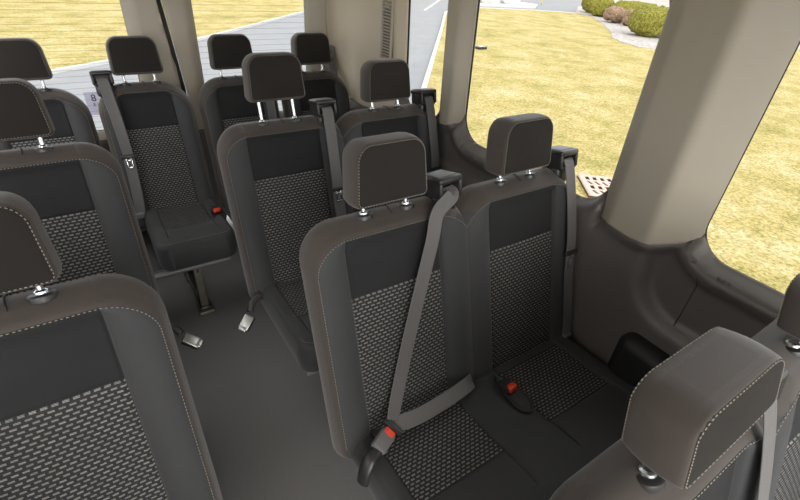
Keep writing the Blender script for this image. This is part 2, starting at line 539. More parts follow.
def cushion(parent, x0, x1, centers, Rl=.055, Rr=.055, sw=.148):
    L = .468
    seams = [c + s * sw for c in centers for s in (-1, 1)]
    def near(x): return min(centers, key=lambda c: abs(x - c))
    i0, i1 = .060, .285
    def relief(x, z):
        u = abs(x - near(x)); v = .012 * (1 - sstep(sw - .03, sw + .03, u)) * (1 - sstep(.25, .40, z))
        v += .008 * gauss(u - sw, .004) * (1 if z < .40 else 0)
        if u < sw: v += .0045 * gauss(z - i1, .0035)
        v -= .010 * sin(pi * min(1, max(0, (z - .25) / .22)))
        return v
    def mat(x, z):
        u = abs(x - near(x))
        return 3 if (u < sw and i0 < z < i1) else 0
    p = Pad(x0, x1, -.03, L, .135, (Rl, Rr, .02, .02), .026, seams, (i0, i1), relief, mat, .016, .006, .02, gm=0)
    me = p.mesh('seat_cushion', xf_cush, True)
    o = link('seat_cushion', me, BACKM, parent)
    path = [q for q in p.outline(.018) if q[1] > .03]
    p.stitches('stitching', xf_cush, [path], o)
    return o

def base_frame(parent, x0, x1, legs):
    bm = bmesh.new()
    box(bm, ((x0 + x1) / 2, -.40, .318), (x1 - x0 - .07, .40, .03), None, .008)
    from_bm('seat_pan', bm, 'plastic', parent)
    bm = bmesh.new()
    tube(bm, [(x0 + .02, -.615, .315), (x1 - .02, -.615, .315)], .014, 12)
    b = from_bm('front_crossbar', bm, 'plastic_grey', parent, angle=.6)
    bm = bmesh.new()
    tube(bm, [(x0 + .05, -.24, .29), (x1 - .05, -.24, .29)], .016, 12)
    from_bm('rear_crossbar', bm, 'plastic', parent, angle=.6)
    for lx in legs:
        bm = bmesh.new()
        # pressed steel strut: flanged plate with a slot, splayed foot
        box(bm, (lx, -.575, .165), (.034, .010, .30), None, .003)
        box(bm, (lx - .015, -.565, .165), (.005, .030, .29), None, .002)
        box(bm, (lx + .015, -.565, .165), (.005, .030, .29), None, .002)
        box(bm, (lx, -.565, .012), (.075, .09, .022), None, .006)
        box(bm, (lx, -.5815, .27), (.010, .004, .030), None, .001, mat=1)
        from_bm('leg', bm, ['bracket', 'plastic'], parent, angle=.5)
        bm = bmesh.new()
        box(bm, (lx, -.24, .145), (.040, .05, .285), None, .006)
        box(bm, (lx, -.24, .012), (.07, .11, .022), None, .006)
        from_bm('leg', bm, 'plastic', parent, angle=.5)
    for lx in legs:
        bm = bmesh.new(); box(bm, (lx, -.42, .030), (.055, .34, .020), None, .008)
        from_bm('floor_track', bm, 'plastic', parent)

def belt_guide(parent, x, yaw=0.0, bz=0.0):
    """moulded shoulder guide on top of the backrest"""
    rot = Matrix.Rotation(yaw, 3, 'Z') @ Matrix.Rotation(radians(-12), 3, 'X')
    c = Vector((x, -.006, 1.066 + bz))
    A = lambda *p: c + rot @ Vector(p)
    bm = bmesh.new()
    box(bm, A(0, .010, .034), (.088, .092, .020), rot, .008, 3)                      # hood
    box(bm, A(0, .030, .004), (.080, .052, .060), rot, .010, 3)                      # rear body
    box(bm, A(0, .016, -.040), (.074, .070, .060), rot, .014, 3)                     # foot sunk in the shoulder
    for k in (-1, 1): box(bm, A(k * .037, -.006, .008), (.012, .058, .048), rot, .005, 3)    # cheeks beside the slot
    o = from_bm('belt_guide', bm, 'plastic', parent, angle=.9)
    bm = bmesh.new()
    box(bm, A(0, .012, .0446), (.066, .060, .003), rot, .0012)
    q = from_bm('guide_cap', bm, 'plastic_grey', o); q['label'] = 'grey top plate'
    bm = bmesh.new()                                  # rounded lip the webbing slides over
    tube(bm, [A(-.034, -.026, -.014), A(.034, -.026, -.014)], .008, 12)
    from_bm('slot_lip', bm, 'rubber', o)
    bm = bmesh.new()
    box(bm, A(.0435, .004, -.004), (.002, .034, .030), rot, .0005)
    q = from_bm('guide_label', bm, 'label', o); q['label'] = 'small grey printed label'
    return o, A(0, -.036, -.008), rot

def latch_plate(parent, p, t, n):
    """metal tongue with plastic grip; t = direction of the tongue, n = face normal"""
    t = Vector(t).normalized(); n = Vector(n).normalized(); s = t.cross(n).normalized(); n = s.cross(t)
    R = Matrix((s, t, n)).transposed()
    bm = bmesh.new()
    box(bm, Vector(p), (.062, .018, .012), R, .004)
    for k in (-1, 1): box(bm, Vector(p) + R @ Vector((k * .0105, .031, 0)), (.0055, .045, .003), R, .001, mat=1)
    for k in (.018, .052): box(bm, Vector(p) + R @ Vector((0, k, 0)), (.026, .007, .003), R, .001, mat=1)
    q = from_bm('latch_plate', bm, ['plastic', 'chrome'], parent, angle=.5)
    return q

def buckle(parent, p, t, n, sheath=True, length=.075, btn='red', body='plastic', name='belt_buckle'):
    t = Vector(t).normalized(); n = Vector(n).normalized(); s = t.cross(n).normalized(); n = s.cross(t)
    R = Matrix((s, t, n)).transposed(); p = Vector(p)
    bm = bmesh.new()
    box(bm, p, (.044, length, .024), R, .006, 3)
    o = from_bm(name, bm, body, parent)
    bm = bmesh.new()
    box(bm, p + R @ Vector((0, length / 2 - .004, .002)), (.034, .022, .021), R, .004)
    q = from_bm('release_button', bm, btn, o)
    q['label'] = 'red release button' if btn == 'red' else 'bright metal end'
    if sheath:
        bm = bmesh.new()
        box(bm, p + R @ Vector((0, -length / 2 - .022, -.002)), (.036, .060, .016), R, .006, 3)
        from_bm('buckle_sleeve', bm, 'plastic', o)
    return o

def backpt(x, z, off=.006):
    """a point just in front of the backrest's face at local height z"""
    return xf_back(x, -off, z)
BN = xf_back(0, -1, 0) - xf_back(0, 0, 0)

def hanging_belt(parent, x, side, latch_z=.33, mat='webbing', bz=0.0):
    g, slot, rot = belt_guide(parent, x, 0, bz)
    s2 = .0 * side
    pts = [slot + Vector((0, .03, .012)), slot, backpt(x - .010 * side, .42, .022), backpt(x - .012 * side, .25, .016), backpt(x + .0 * side, .05, .014), backpt(x + .012 * side, -.035, .004)]
    nr = [Vector((0, -.2, 1)), Vector((0, -1, .5)), BN, BN, BN, BN]
    b = ribbon('seat_belt', pts, nr, .047, mat, parent)
    xl = x - .011 * side
    bm = bmesh.new(); box(bm, backpt(x + .012 * side, -.020, .010), (.040, .016, .030), None, .004)
    from_bm('belt_anchor', bm, 'plastic_grey', b)
    latch_plate(b, backpt(xl, latch_z, .020), xf_back(0, 0, -1) - xf_back(0, 0, 0), BN)
    return b

def tongue_stub(parent, x, side):
    """buckle on a short webbing loop at the aisle-side hip of a cushion"""
    bm = bmesh.new()
    P = smooth_path([(x + side * -.03, -.245, .435), (x + side * .012, -.262, .418), (x + side * .030, -.285, .395)], 6)
    tube(bm, P, [.016] * len(P), 12, flat=(1, .62))
    st = from_bm('buckle_stalk', bm, 'plastic', parent)
    b = buckle(st, (x + side * .055, -.318, .375), (side * .72, -.42, -.55), (side * .5, -.5, .7), sheath=False, length=.062, btn='steel', body='steel')
    return st

def make_double(label, y, xa, spacing, hw, mirror=1, dzs=(.035, .035), belts=('hang', 'hang'), bz=0.0, stub=True, pocket=True, legs=None, narrow=False, lz=.33, sz=1.0):
    """aisle seat at local x 0, window seat at mirror*spacing"""
    root = empty('double_seat', (xa, y, 0))
    tag(root, label, 'seat', 'dark double seats of the van')
    cs = (0, spacing * mirror)
    for c, dz, side in zip(cs, dzs, ('r', 'l') if mirror > 0 else ('l', 'r')):
        backrest(root, c, hw, 'n' if narrow else side, bz)
        h = headrest(root, c, dz, bz)
        if sz != 1: h.scale = (1.28, 1.04, sz); h.location.x += .046 if c == 0 else .055
    lo, hi = min(cs) - hw + .038, max(cs) + hw - .025
    if narrow:
        for c in cs:
            m = mirror * (1 if c == 0 else -1)
            a, b = sorted((c + .148 * m, c - .195 * m))
            cushion(root, a, b, [(a + b) / 2], sw=.108)
    else: cushion(root, lo, hi, sorted(cs))
    base_frame(root, lo, hi, legs or [lo + .2, hi - .2])
    gx = .190 if not narrow else .154
    if belts[0] == 'hang': hanging_belt(root, gx * mirror, mirror, lz, bz=bz)
    if belts[0] == 'buckled': buckled_belt(root, gx)
    if belts[1] == 'hang': hanging_belt(root, (spacing + gx + .02) * mirror, mirror * .4, .33, bz=bz)
    if stub: tongue_stub(root, -(hw + .006) * mirror, -mirror)
    if pocket:
        # pocket between the two places with the window seat's buckle in it
        px = (spacing - .180) * mirror
        zt = .4745
        buckle_pocket(root, px, -.320, zt)
    return root

def buckle_pocket(root, px, py, zt):
    bm = bmesh.new()                                  # dark lens-shaped well let into the cushion
    n = 28
    ring = [(px + .026 * cos(2 * pi * k / n) * (1 - .35 * sin(2 * pi * k / n)), py - .02 + .078 * sin(2 * pi * k / n), zt - .006) for k in range(n)]
    tube(bm, ring, .006, 8, closed=True)
    f = bm.faces.new([bm.verts.new((x, y, z + .002)) for x, y, z in ring])
    o = from_bm('buckle_pocket', bm, 'rubber', root)
    buckle(root, (px - .002, py + .008, zt + .002), (.1, -1, .30), (0, .3, 1), sheath=False, length=.046)

def buckled_belt(parent, gx):
    g, slot, rot = belt_guide(parent, gx, radians(6))
    hip = Vector((-.104, -.264, .500))                # where shoulder and lap straps meet the latch
    pts = [slot + Vector((0, .03, .012)), slot, (.130, -.066, 1.035), (.103, -.090, .968), (.050, -.128, .838), (-.015, -.177, .680), (-.068, -.222, .548), hip + Vector((.006, .008, .012))]
    nr = [Vector((0, -.2, 1)), Vector((0, -1, .5)), BN, BN, BN, BN, BN, Vector((.1, -.9, .5))]
    b = ribbon('seat_belt', pts, nr, .047, 'webbing', parent)
    lap = [hip + Vector((.004, .0, .002)), (-.02, -.272, .497), (.07, -.270, .498), (.16, -.262, .500), (.215, -.243, .482), (.238, -.218, .440)]
    ln = [Vector((.2, -.45, .9)), (0, -.5, .9), (0, -.5, .9), (0, -.55, .85), (.2, -.6, .8), (.3, -.6, .7)]
    lp = ribbon('lap_strap', lap, ln, .045, 'webbing', b)
    d = Vector((-.86, -.42, -.12)).normalized()
    latch = latch_plate(b, hip + d * .004 + Vector((0, -.004, .006)), d, (.0, -.5, .86))
    bk = buckle(parent, hip + d * .052 + Vector((0, -.002, .003)), -d, (.0, -.5, .86), sheath=False, length=.060, body='webbing')
    bm = bmesh.new()
    e = hip + d * .080
    P = smooth_path([e, e + Vector((-.030, -.014, -.004)), e + Vector((-.052, -.024, -.030)), e + Vector((-.058, -.026, -.070))], 6)
    tube(bm, P, [.017] * len(P), 12, flat=(1.1, .55))
    from_bm('buckle_sleeve', bm, 'plastic', bk)
    return b

def make_single(label, y, x, dz=.035):
    root = empty('single_seat', (x, y, 0))
    tag(root, label, 'seat', 'dark single seats of the van')
    hw = .246
    backrest(root, 0, hw); headrest(root, 0, dz)
    cushion(root, -hw - .004, hw + .004, [0])
    base_frame(root, -hw, hw, [-.15, .15])
    tongue_stub(root, hw + .006, 1)
    return root

XW = .487
make_double('dark double seat at the bottom right, seen close from above its brown headrest', -.805, .000, .487, .2435, 1, (.030, .020), ('hang', 'hang'), stub=False, sz=.62)
make_double('dark double seat with a grey belt buckled across its aisle cushion', 0, 0, XW, .2435, 1, (.029, .026), ('buckled', 'hang'), stub=False)
make_double('dark double seat behind the one with the buckled belt, one headrest raised on tall posts', .80, 0, XW, .2435, 1, (.076, .032), ('hang', 'hang'))
d = make_double('rear-row double seat behind the single seats, belt hanging between its headrests', 1.657, -.377, .445, .200, -1, (.038, .038), ('hang', None), bz=-.03, stub=False, legs=[-.445, 0], narrow=True, lz=.27)
buckle_pocket(d, .168, -.40, .468)
make_double('rear-row double seat beside the beige corner panel with the vent', 1.657, .068, .445, .200, 1, (.038, .038), ('hang', None), bz=-.03, stub=False, narrow=True)
make_single('nearest dark single seat, cut off by the left edge of the photo', 0, -.815, .030)
make_single('dark single seat standing between the nearest single seat and the rear row', .80, -.815, .035)

# ------------------------------------------------------------------ van shell
ZB, ZT = .942, 1.62
WIN = {1: (-1.55, -.462, ZB, ZT, .10), 2: (-.158, .612, ZB - .012, ZT, .11), 3: (.785, 1.095, ZB, ZT, .09)}
def win_sd(y, z, w):
    y0, y1, z0, z1, r = WIN[w]
    return -rr_sd(y, z, y0, y1, z0, z1, (r,) * 4)
def rr_poly(y0, y1, z0, z1, r, n=10):
    out = []
    for cx, cz, t in ((y1 - r, z0 + r, -pi / 2), (y1 - r, z1 - r, 0), (y0 + r, z1 - r, pi / 2), (y0 + r, z0 + r, pi)):
        out += [(cx + r * cos(t + pi / 2 * i / n), cz + r * sin(t + pi / 2 * i / n)) for i in range(n + 1)]
    return out
def lean(z): return -.045 * max(0, z - .95)
def xlow(y, z):
    d = min(win_sd(y, z, w) for w in WIN)
    x = .748 + .052 * (1 - sstep(.0, .034, d) ** .75)          # ledge round each window
    # armrest recess below the front window, with a swept lower edge
    dr = rr_sd(y, z, -1.7, -.350, .665, 1.4, (.0, .0, .0, .17))
    x += .036 * sstep(-.005, .055, dr) * sstep(.04, .085, d)
    dr2 = rr_sd(y, z, -.10, 1.05, .760, 1.4, (.0, .0, .12, .12))
    x += .026 * sstep(-.005, .05, dr2) * sstep(.04, .085, d)
    x += .03 * sstep(.5, .0, z)
    x += lean(z)
    for n, (a, b) in {1: (-.49, -.10), 2: (.57, .82), 3: (1.06, 1.97)}.items():
        if a <= y <= b:
            t = sstep(.05, .0, belt(y) - z); x = x * (1 - t) + (prof[n](y) + lean(z)) * t
    return x

def cdt_panel(name, outer, holes, xfun, mats, spacing=.02, to3=None, lines=(), thick=.018):
    pts = []; edges = []
    def loop(P):
        b = len(pts); pts.extend(P)
        edges.extend((b + i, b + (i + 1) % len(P)) for i in range(len(P)))
    def dens(P, st):
        out = []
        for i in range(len(P)):
            a, b = P[i], P[(i + 1) % len(P)]
            L = sqrt((b[0] - a[0]) ** 2 + (b[1] - a[1]) ** 2); m = max(1, int(L / st))
            out += [(a[0] + (b[0] - a[0]) * k / m, a[1] + (b[1] - a[1]) * k / m) for k in range(m)]
        return out
    def inside(p, P):
        c = False; j = len(P) - 1
        for i in range(len(P)):
            if (P[i][1] > p[1]) != (P[j][1] > p[1]) and p[0] < (P[j][0] - P[i][0]) * (p[1] - P[i][1]) / (P[j][1] - P[i][1]) + P[i][0]: c = not c
            j = i
        return c
    loop(dens(outer, spacing))
    for h in holes: loop(dens(h, spacing))
    ys = [p[0] for p in outer]; zs = [p[1] for p in outer]
    ny = int((max(ys) - min(ys)) / spacing); nz = int((max(zs) - min(zs)) / spacing)
    for i in range(1, ny):
        for j in range(1, nz):
            p = (min(ys) + (max(ys) - min(ys)) * i / ny, min(zs) + (max(zs) - min(zs)) * j / nz)
            if inside(p, outer) and not any(inside(p, h) for h in holes): pts.append(p)
    for L in lines:
        pts += [p for p in dens(L, spacing) if inside(p, outer) and not any(inside(p, h) for h in holes)]
    vc, ec, fc, *_ = delaunay_2d_cdt([Vector(p) for p in pts], edges, [], 0, 1e-5)
    bm = bmesh.new()
    vs = [bm.verts.new(to3(v.x, v.y) if to3 else (xfun(v.x, v.y), v.x, v.y)) for v in vc]
    for f in fc:
        c = sum((vc[i] for i in f), Vector((0, 0))) / len(f)
        if inside(c, outer) and not any(inside(c, h) for h in holes):
            try: bm.faces.new([vs[i] for i in f])
            except ValueError: pass
    for v in [v for v in bm.verts if not v.link_faces]: bm.verts.remove(v)
    bmesh.ops.recalc_face_normals(bm, faces=bm.faces)
    o = from_bm(name, bm, mats)
    md = o.modifiers.new('thickness', 'SOLIDIFY'); md.thickness = thick; md.offset = 0
    return o

holes = [rr_poly(*WIN[w]) for w in WIN]
def piece(P):
    def f(y):
        for a, b in zip(P, P[1:]):
            if a[0] <= y <= b[0]:
                t = (y - a[0]) / (b[0] - a[0]); return a[1] + (b[1] - a[1]) * t
        return P[0][1] if y < P[0][0] else P[-1][1]
    return lambda y: (f(y - .004) + f(y) + f(y + .004)) / 3
prof = {1: piece([(-.49, .800), (-.464, .797), (-.455, .788), (-.366, .722), (-.356, .720), (-.224, .742), (-.216, .746), (-.168, .782), (-.158, .800)]),
        2: piece([(.600, .80), (.614, .798), (.622, .790), (.654, .756), (.662, .752), (.735, .760), (.765, .782), (.785, .80)]),
        3: piece([(1.09, .80), (1.115, .778), (1.14, .766), (1.30, .764), (1.45, .770), (1.70, .772), (1.85, .760), (1.96, .745)])}
# line where the dark lower lining meets the beige covers
def belt(y):
    P = [(-1.8, .955), (-.60, .955), (-.56, 1.05), (-.480, 1.05), (-.462, .995), (-.43, .962), (-.365, .932), (-.30, .922), (-.20, .922), (-.168, .912), (-.150, 1.05), (-.03, 1.05), (.0, .955), (.45, .955), (.50, 1.06), (.605, 1.06), (.625, 1.0), (.68, .975), (.74, .965), (.775, .97), (.79, 1.05), (.88, 1.05), (.92, .955), (1.0, .955), (1.02, 1.05), (1.10, 1.05), (1.125, .88), (1.5, .84), (2.0, .83)]
    for a, b in zip(P, P[1:]):
        if a[0] <= y <= b[0]: return a[1] + (b[1] - a[1]) * (y - a[0]) / (b[0] - a[0])
    return .95
yy = [round(-1.6 + i * .005, 4) for i in range(0, 713)]
low = [(-1.6, 0.0), (1.96, 0.0)] + [(y, belt(y)) for y in reversed(yy)]
w = cdt_panel('wall_right', low, holes, xlow, 'wall', .014, lines=[rr_poly(WIN[k][0] - d, WIN[k][1] + d, WIN[k][2] - d, WIN[k][3] + d, WIN[k][4] + d, 14) for k in WIN for d in (.004, .009, .015, .022, .030, .039)]); tag(w, kind='structure')
bm = bmesh.new(); tube(bm, [(xlow(-.52, z) - .0095, -.52, z) for z in (.70, .74, .78, .82, .86, .90)], .0012, 6); from_bm('lining_seam', bm, 'rubber', w)

def trim(n, y0, y1):
    ys = [round(y0 + i * .005, 4) for i in range(int(round((y1 - y0) / .005)) + 1)]; y1 = ys[-1]
    P = [(y, belt(y)) for y in ys] + [(y1, 1.80), (y0, 1.80)]
    hs = [rr_poly(*WIN[k]) for k in WIN]
    o = cdt_panel('trim_%d' % n, P, hs, lambda y, z: prof[n](y) + lean(z), 'trim_lit' if n == 3 else 'trim', .008)
    tag(o, kind='structure'); return o
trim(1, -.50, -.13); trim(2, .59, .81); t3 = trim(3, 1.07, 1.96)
# header above the side windows
hd = cdt_panel('trim_4', [(-1.6, ZT - .10), (1.96, ZT - .10), (1.96, 1.98), (-1.6, 1.98)], holes + [[(a, 1.4), (b, 1.4), (b, 1.72), (a, 1.72)] for a, b in ((-.50, -.13), (.59, .81), (1.072, 1.97))], lambda y, z: .795 + lean(z) - .10 * sstep(1.66, 2.0, z), 'trim', .03)
tag(hd, kind='structure')

def window(n, poly3, glass, seal_r=.0055):
    """glass pane with its black rubber seal"""
    bm = bmesh.new()
    bm.faces.new([bm.verts.new(p) for p in poly3])
    bmesh.ops.triangulate(bm, faces=bm.faces[:])
    r = bmesh.ops.extrude_face_region(bm, geom=bm.faces[:])
    d = Vector((.004, 0, 0)) if n <= 3 else Vector((0, .004, 0))
    bmesh.ops.translate(bm, vec=d, verts=[v for v in r['geom'] if isinstance(v, bmesh.types.BMVert)])
    o = from_bm('window_%d' % n, bm, glass, smooth=False); tag(o, kind='structure')
    bm = bmesh.new(); tube(bm, poly3, seal_r, 8, closed=True)
    from_bm('window_seal', bm, 'rubber', o)
    return o
for n in WIN:
    y0, y1, z0, z1, r = WIN[n]
    window(n, [(.803 + lean(z), y, z) for y, z in rr_poly(y0 - .002, y1 + .002, z0 - .002, z1 + .002, r)], 'glass')

# louvred vent in the rear corner lining
def vent(parent):
    y0, y1, z0, z1 = 1.165, 1.255, 1.165, 1.55
    bm = bmesh.new()
    x = .752
    box(bm, (x + .006 + lean(1.35), (y0 + y1) / 2, (z0 + z1) / 2), (.008, y1 - y0, z1 - z0), None, .003)
    o = from_bm('air_vent', bm, 'wall', parent); o['label'] = 'beige louvred air vent'
    bm = bmesh.new(); n = 26
    for i in range(n):
        z = z0 + .012 + (z1 - z0 - .024) * i / (n - 1)
        box(bm, (x - .003 + lean(z), (y0 + y1) / 2, z), (.014, y1 - y0 - .012, .0045), Matrix.Rotation(radians(35), 3, 'Y'), .0012)
    for yy_ in (y0, y1): box(bm, (x - .002 + lean(1.35), yy_, (z0 + z1) / 2), (.016, .008, z1 - z0 + .012), None, .003)
    for zz in (z0, z1): box(bm, (x - .002 + lean(zz), (y0 + y1) / 2, zz), (.016, y1 - y0, .008), None, .003)
    from_bm('vent_louvres', bm, 'trim', o)
vent(t3)

# rear doors: two leaves with big windows and a black gap between
YR = 1.95
RW = {4: (-1.02, -.352, .70, 1.62, .07), 5: (-.034, .612, .70, 1.62, .07)}
def rear_x(x, z): return YR - .05 * max(0, z - .95)
def rear_prof(x, z, n):
    y0, y1, z0, z1, r = RW[n]
    d = -rr_sd(x, z, y0, y1, z0, z1, (r,) * 4)
    return (x, rear_x(x, z) + .03 - .045 * sstep(0, .035, d), z)
for n, (xa, xb) in {4: (-1.10, -.163), 5: (-.137, .735)}.items():
    o = cdt_panel('door_%d' % (n - 3), [(xa, .06), (xb, .06)] + ([(xb, .9), (xb - .085, 1.85), (xa, 1.85)] if n == 4 else [(xb, 1.85), (xa - .085, 1.85), (xa, .9)]), [rr_poly(*RW[n])], None, ['trim', 'wall'], .025, to3=lambda x, z, n=n: rear_prof(x, z, n))
    for p in o.data.polygons:
        if p.center.z < .66: p.material_index = 1
    tag(o, kind='structure')
    g = window(n, [(x, rear_x(x, z) + .033, z) for x, z in rr_poly(*RW[n])], 'glass_rear', .007)
bm = bmesh.new()
tube(bm, [(x, rear_x(0, z) + .004, z) for x, z in ((-.150, .06), (-.150, .9), (-.235, 1.85))], .013, 10)
o = from_bm('trim_5', bm, 'rubber'); tag(o, kind='structure')
bm = bmesh.new()
tube(bm, [(.742, rear_x(0, z) - .004, z) for z in (.06, .95, 1.85)], .007, 8)
o = from_bm('trim_6', bm, 'rubber'); tag(o, kind='structure')

# floor, ceiling, left wall
bm = bmesh.new(); box(bm, (-.154, .0, -.02), (1.86, 3.98, .04))
tag(from_bm('floor', bm, 'floor', smooth=False), kind='structure')
LEFT_OPEN = True
bm = bmesh.new(); box(bm, (-.154, .12, 2.0), (1.80, 3.66, .03), None, .01)
M['headliner'] = plain('headliner', (.82, .79, .74), .9, spec=.1)
tag(from_bm('ceiling', bm, 'headliner', smooth=False), kind='structure')
lw = cdt_panel('wall_left', [(-1.5, .0), (1.96, .0), (1.96, 1.98), (-1.5, 1.98)], [rr_poly(.62, 1.90, .85, 1.72, .1), rr_poly(-.75, .50, 1.00, 1.60, .1)], lambda y, z: -1.10, 'trim_lit', .06)
tag(lw, kind='structure')

# black hump at the foot of the right wall beside the window seat
bm = bmesh.new()
box(bm, (.730, -.61, .465), (.10, .40, .31), None, .045, 6)
tag(from_bm('trim_7', bm, 'rubber'), kind='structure')

# rear seat belt hanging from the corner lining
root = empty('seat_belt', (.735, 1.86, 1.05)); tag(root, 'dark seat belt hanging down the beige rear corner panel', 'seat belt')
bm = bmesh.new()
box(bm, (-.006, .0, .025), (.030, .060, .085), None, .012, 4)
from_bm('belt_anchor', bm, 'plastic_grey', root)
ribbon('belt_webbing', [(-.030, .0, .05), (-.032, -.03, .0), (-.026, -.10, -.10), (-.012, -.21, -.26), (-.012, -.28, -.52), (-.012, -.30, -.95)], [(-1, -.5, .1)] * 6, .047, 'webbing_dark', root)
bm = bmesh.new(); box(bm, (-.030, -.012, -.02), (.018, .062, .10), Matrix.Rotation(radians(12), 3, 'X'), .007, 3)
from_bm('belt_sleeve', bm, 'plastic_grey', root)

# sticker on the rear window
bm = bmesh.new(); box(bm, (-.578, YR + .030, .850), (.10, .0016, .12), None, .0004)
s = from_bm('window_sticker', bm, 'paper', smooth=False); tag(s, 'pale sticker printed with a large 8 on the rear window', 'sticker')
def lettering(txt, size, loc, parent):
    c = bpy.data.curves.new('lettering', 'FONT'); c.body = txt; c.size = size; c.align_x = 'CENTER'; c.extrude = .0004
    o = bpy.data.objects.new('lettering', c); COL.objects.link(o); o.parent = parent; o.location = loc; o.rotation_euler = (pi / 2, 0, 0)
    c.materials.append(M['ink'])
    bpy.context.view_layer.update()
    me = bpy.data.meshes.new_from_object(o.evaluated_get(bpy.context.evaluated_depsgraph_get()))
    n = bpy.data.objects.new('lettering', me); COL.objects.link(n); n.parent = parent; n.location = loc; n.rotation_euler = (pi / 2, 0, 0)
    bpy.data.objects.remove(o)
lettering('8', .050, (-.590, YR + .0285, .862), s)
lettering('E L', .024, (-.584, YR + .0285, .836), s)

# ------------------------------------------------------------------ outside
ZG = -.65
def sheet(name, poly, z, h, mat, sub=0):
    bm = bmesh.new()
    f = bm.faces.new([bm.verts.new((x, y, z)) for x, y in poly])
    r = bmesh.ops.extrude_face_region(bm, geom=[f])
    bmesh.ops.translate(bm, vec=(0, 0, -h), verts=[v for v in r['geom'] if isinstance(v, bmesh.types.BMVert)])
    return from_bm(name, bm, mat, smooth=False)
tag(sheet('road', [(-90, -60), (110, -60), (110, 110), (-90, 110)], ZG - .06, .1, 'asphalt'), kind='structure')
curb_near = [(2.4, -40), (2.4, 2.6), (3.2, 4.3), (5.25, 6.8), (11.0, 13.75), (15.2, 18.9), (17.3, 20.6), (19.3, 21.0), (22.6, 20.25), (25.2, 18.9)]
bed_edge = [(25.2, 18.9), (24.6, 17.2), (22.3, 14.9), (19.4, 12.3), (17.9, 11.2), (17.05, 10.2), (16.7, 9.2), (17.2, 8.4), (19, 7.6), (26, 7.0)]
lawn = sheet('lawn', curb_near + bed_edge[1:] + [(60, 4), (60, -40)], ZG, .2, 'grass'); tag(lawn, kind='structure')
far_edge = [(-16, 1.6), (-6, 7.0), (-1.65, 9.8), (-.18, 10.85), (2.4, 13.5), (8.0, 19.5), (14, 26), (30, 44)]
tag(sheet('lawn', far_edge + [(10, 90), (-80, 90), (-80, 0)], ZG, .2, 'grass'), kind='structure')
def kerb(name, path, w, z, h):
    bm = bmesh.new(); rows = []
    P = [Vector((*p, 0)) for p in path]
    for i, p in enumerate(P):
        t = (P[min(i + 1, len(P) - 1)] - P[max(i - 1, 0)]).normalized(); s = Vector((-t.y, t.x, 0))
        rows.append([bm.verts.new(p + s * a * w + Vector((0, 0, b))) for a, b in ((0, z - h), (0, z - .01), (.1, z), (.9, z), (1, z - .01), (1, z - h))])
    for a, b in zip(rows, rows[1:]):
        for k in range(5): bm.faces.new((a[k], a[k + 1], b[k + 1], b[k]))
    bm.faces.new(rows[0]); bm.faces.new(rows[-1])
    o = from_bm(name, bm, 'kerb', smooth=False); tag(o, kind='structure'); return o
kerb('kerb', curb_near, .11, ZG + .02, .2)
kerb('kerb', far_edge, -.07, ZG + .01, .2)
gb = sheet('gravel_bed', bed_edge + [(60, 5), (60, 38), (30, 22.5)], ZG + .015, .2, 'gravel'); tag(gb, 'pale gravel bed under the row of clipped shrubs', 'gravel bed', kind='stuff')
bm = bmesh.new(); 
d = Vector((19.3 - 14.8, 25.06 - 20.24, 0)).normalized(); s = Vector((-d.y, d.x, 0)) * .07
a = Vector((14.8, 20.24, ZG - .058)); b = Vector((24, 30.1, ZG - .058))
box(bm, (a + b) / 2, (.13, (b - a).length, .004), Matrix.Rotation(atan2(d.y, d.x) - pi / 2, 3, 'Z'))
tag(from_bm('road_line', bm, 'paint', smooth=False), kind='structure')

def shrub(x, y, rx, ry, h, mat, label, seed, rot=0.0):
    bm = bmesh.new()
    bmesh.ops.create_icosphere(bm, subdivisions=5, radius=1)
    for v in bm.verts:
        p = v.co.copy()
        k = 1.0 / max(.001, (abs(p.x) ** 3 + abs(p.y) ** 3 + abs(p.z) ** 3) ** (1 / 3))
        p = p * (k * .85 + .15)
        q = Vector((p.x * rx, p.y * ry, p.z * h / 2))
        nz = noise.fractal(q * 5 + Vector((seed * 7.1, 0, 0)), 1.0, 2.0, 4) * .07 + noise.noise(q * 1.6 + Vector((seed * 3.3, 0, 0))) * .10
        q += v.co * nz
        q.z = max(q.z + h / 2, -.02)
        v.co = q
    o = from_bm('shrub', bm, mat); o.location = (x, y, ZG + .036); o.rotation_euler.z = rot
    tag(o, label, 'shrub', 'clipped shrubs in the gravel bed'); return o
shrub(26.9, 18.9, .70, .70, 1.00, 'leaf', 'green shrub at the left end of the shrub row', 1)
shrub(25.5, 17.4, .60, .62, .95, 'leaf', 'small green shrub second from the left end of the shrub row', 2)
shrub(25.9, 15.6, 1.30, .62, .92, 'leaf', 'long low green shrub behind the brown bushes', 3, radians(-35))
shrub(23.4, 15.0, .55, .46, .72, 'leaf_tan', 'leafless brown bush nearer the long green shrub', 4)
shrub(23.1, 13.8, .48, .46, .70, 'leaf_tan', 'leafless brown bush against the large green shrub', 5)
shrub(20.35, 11.0, 1.05, .72, 1.10, 'leaf', 'largest green shrub at the right end of the row', 6, radians(-35))

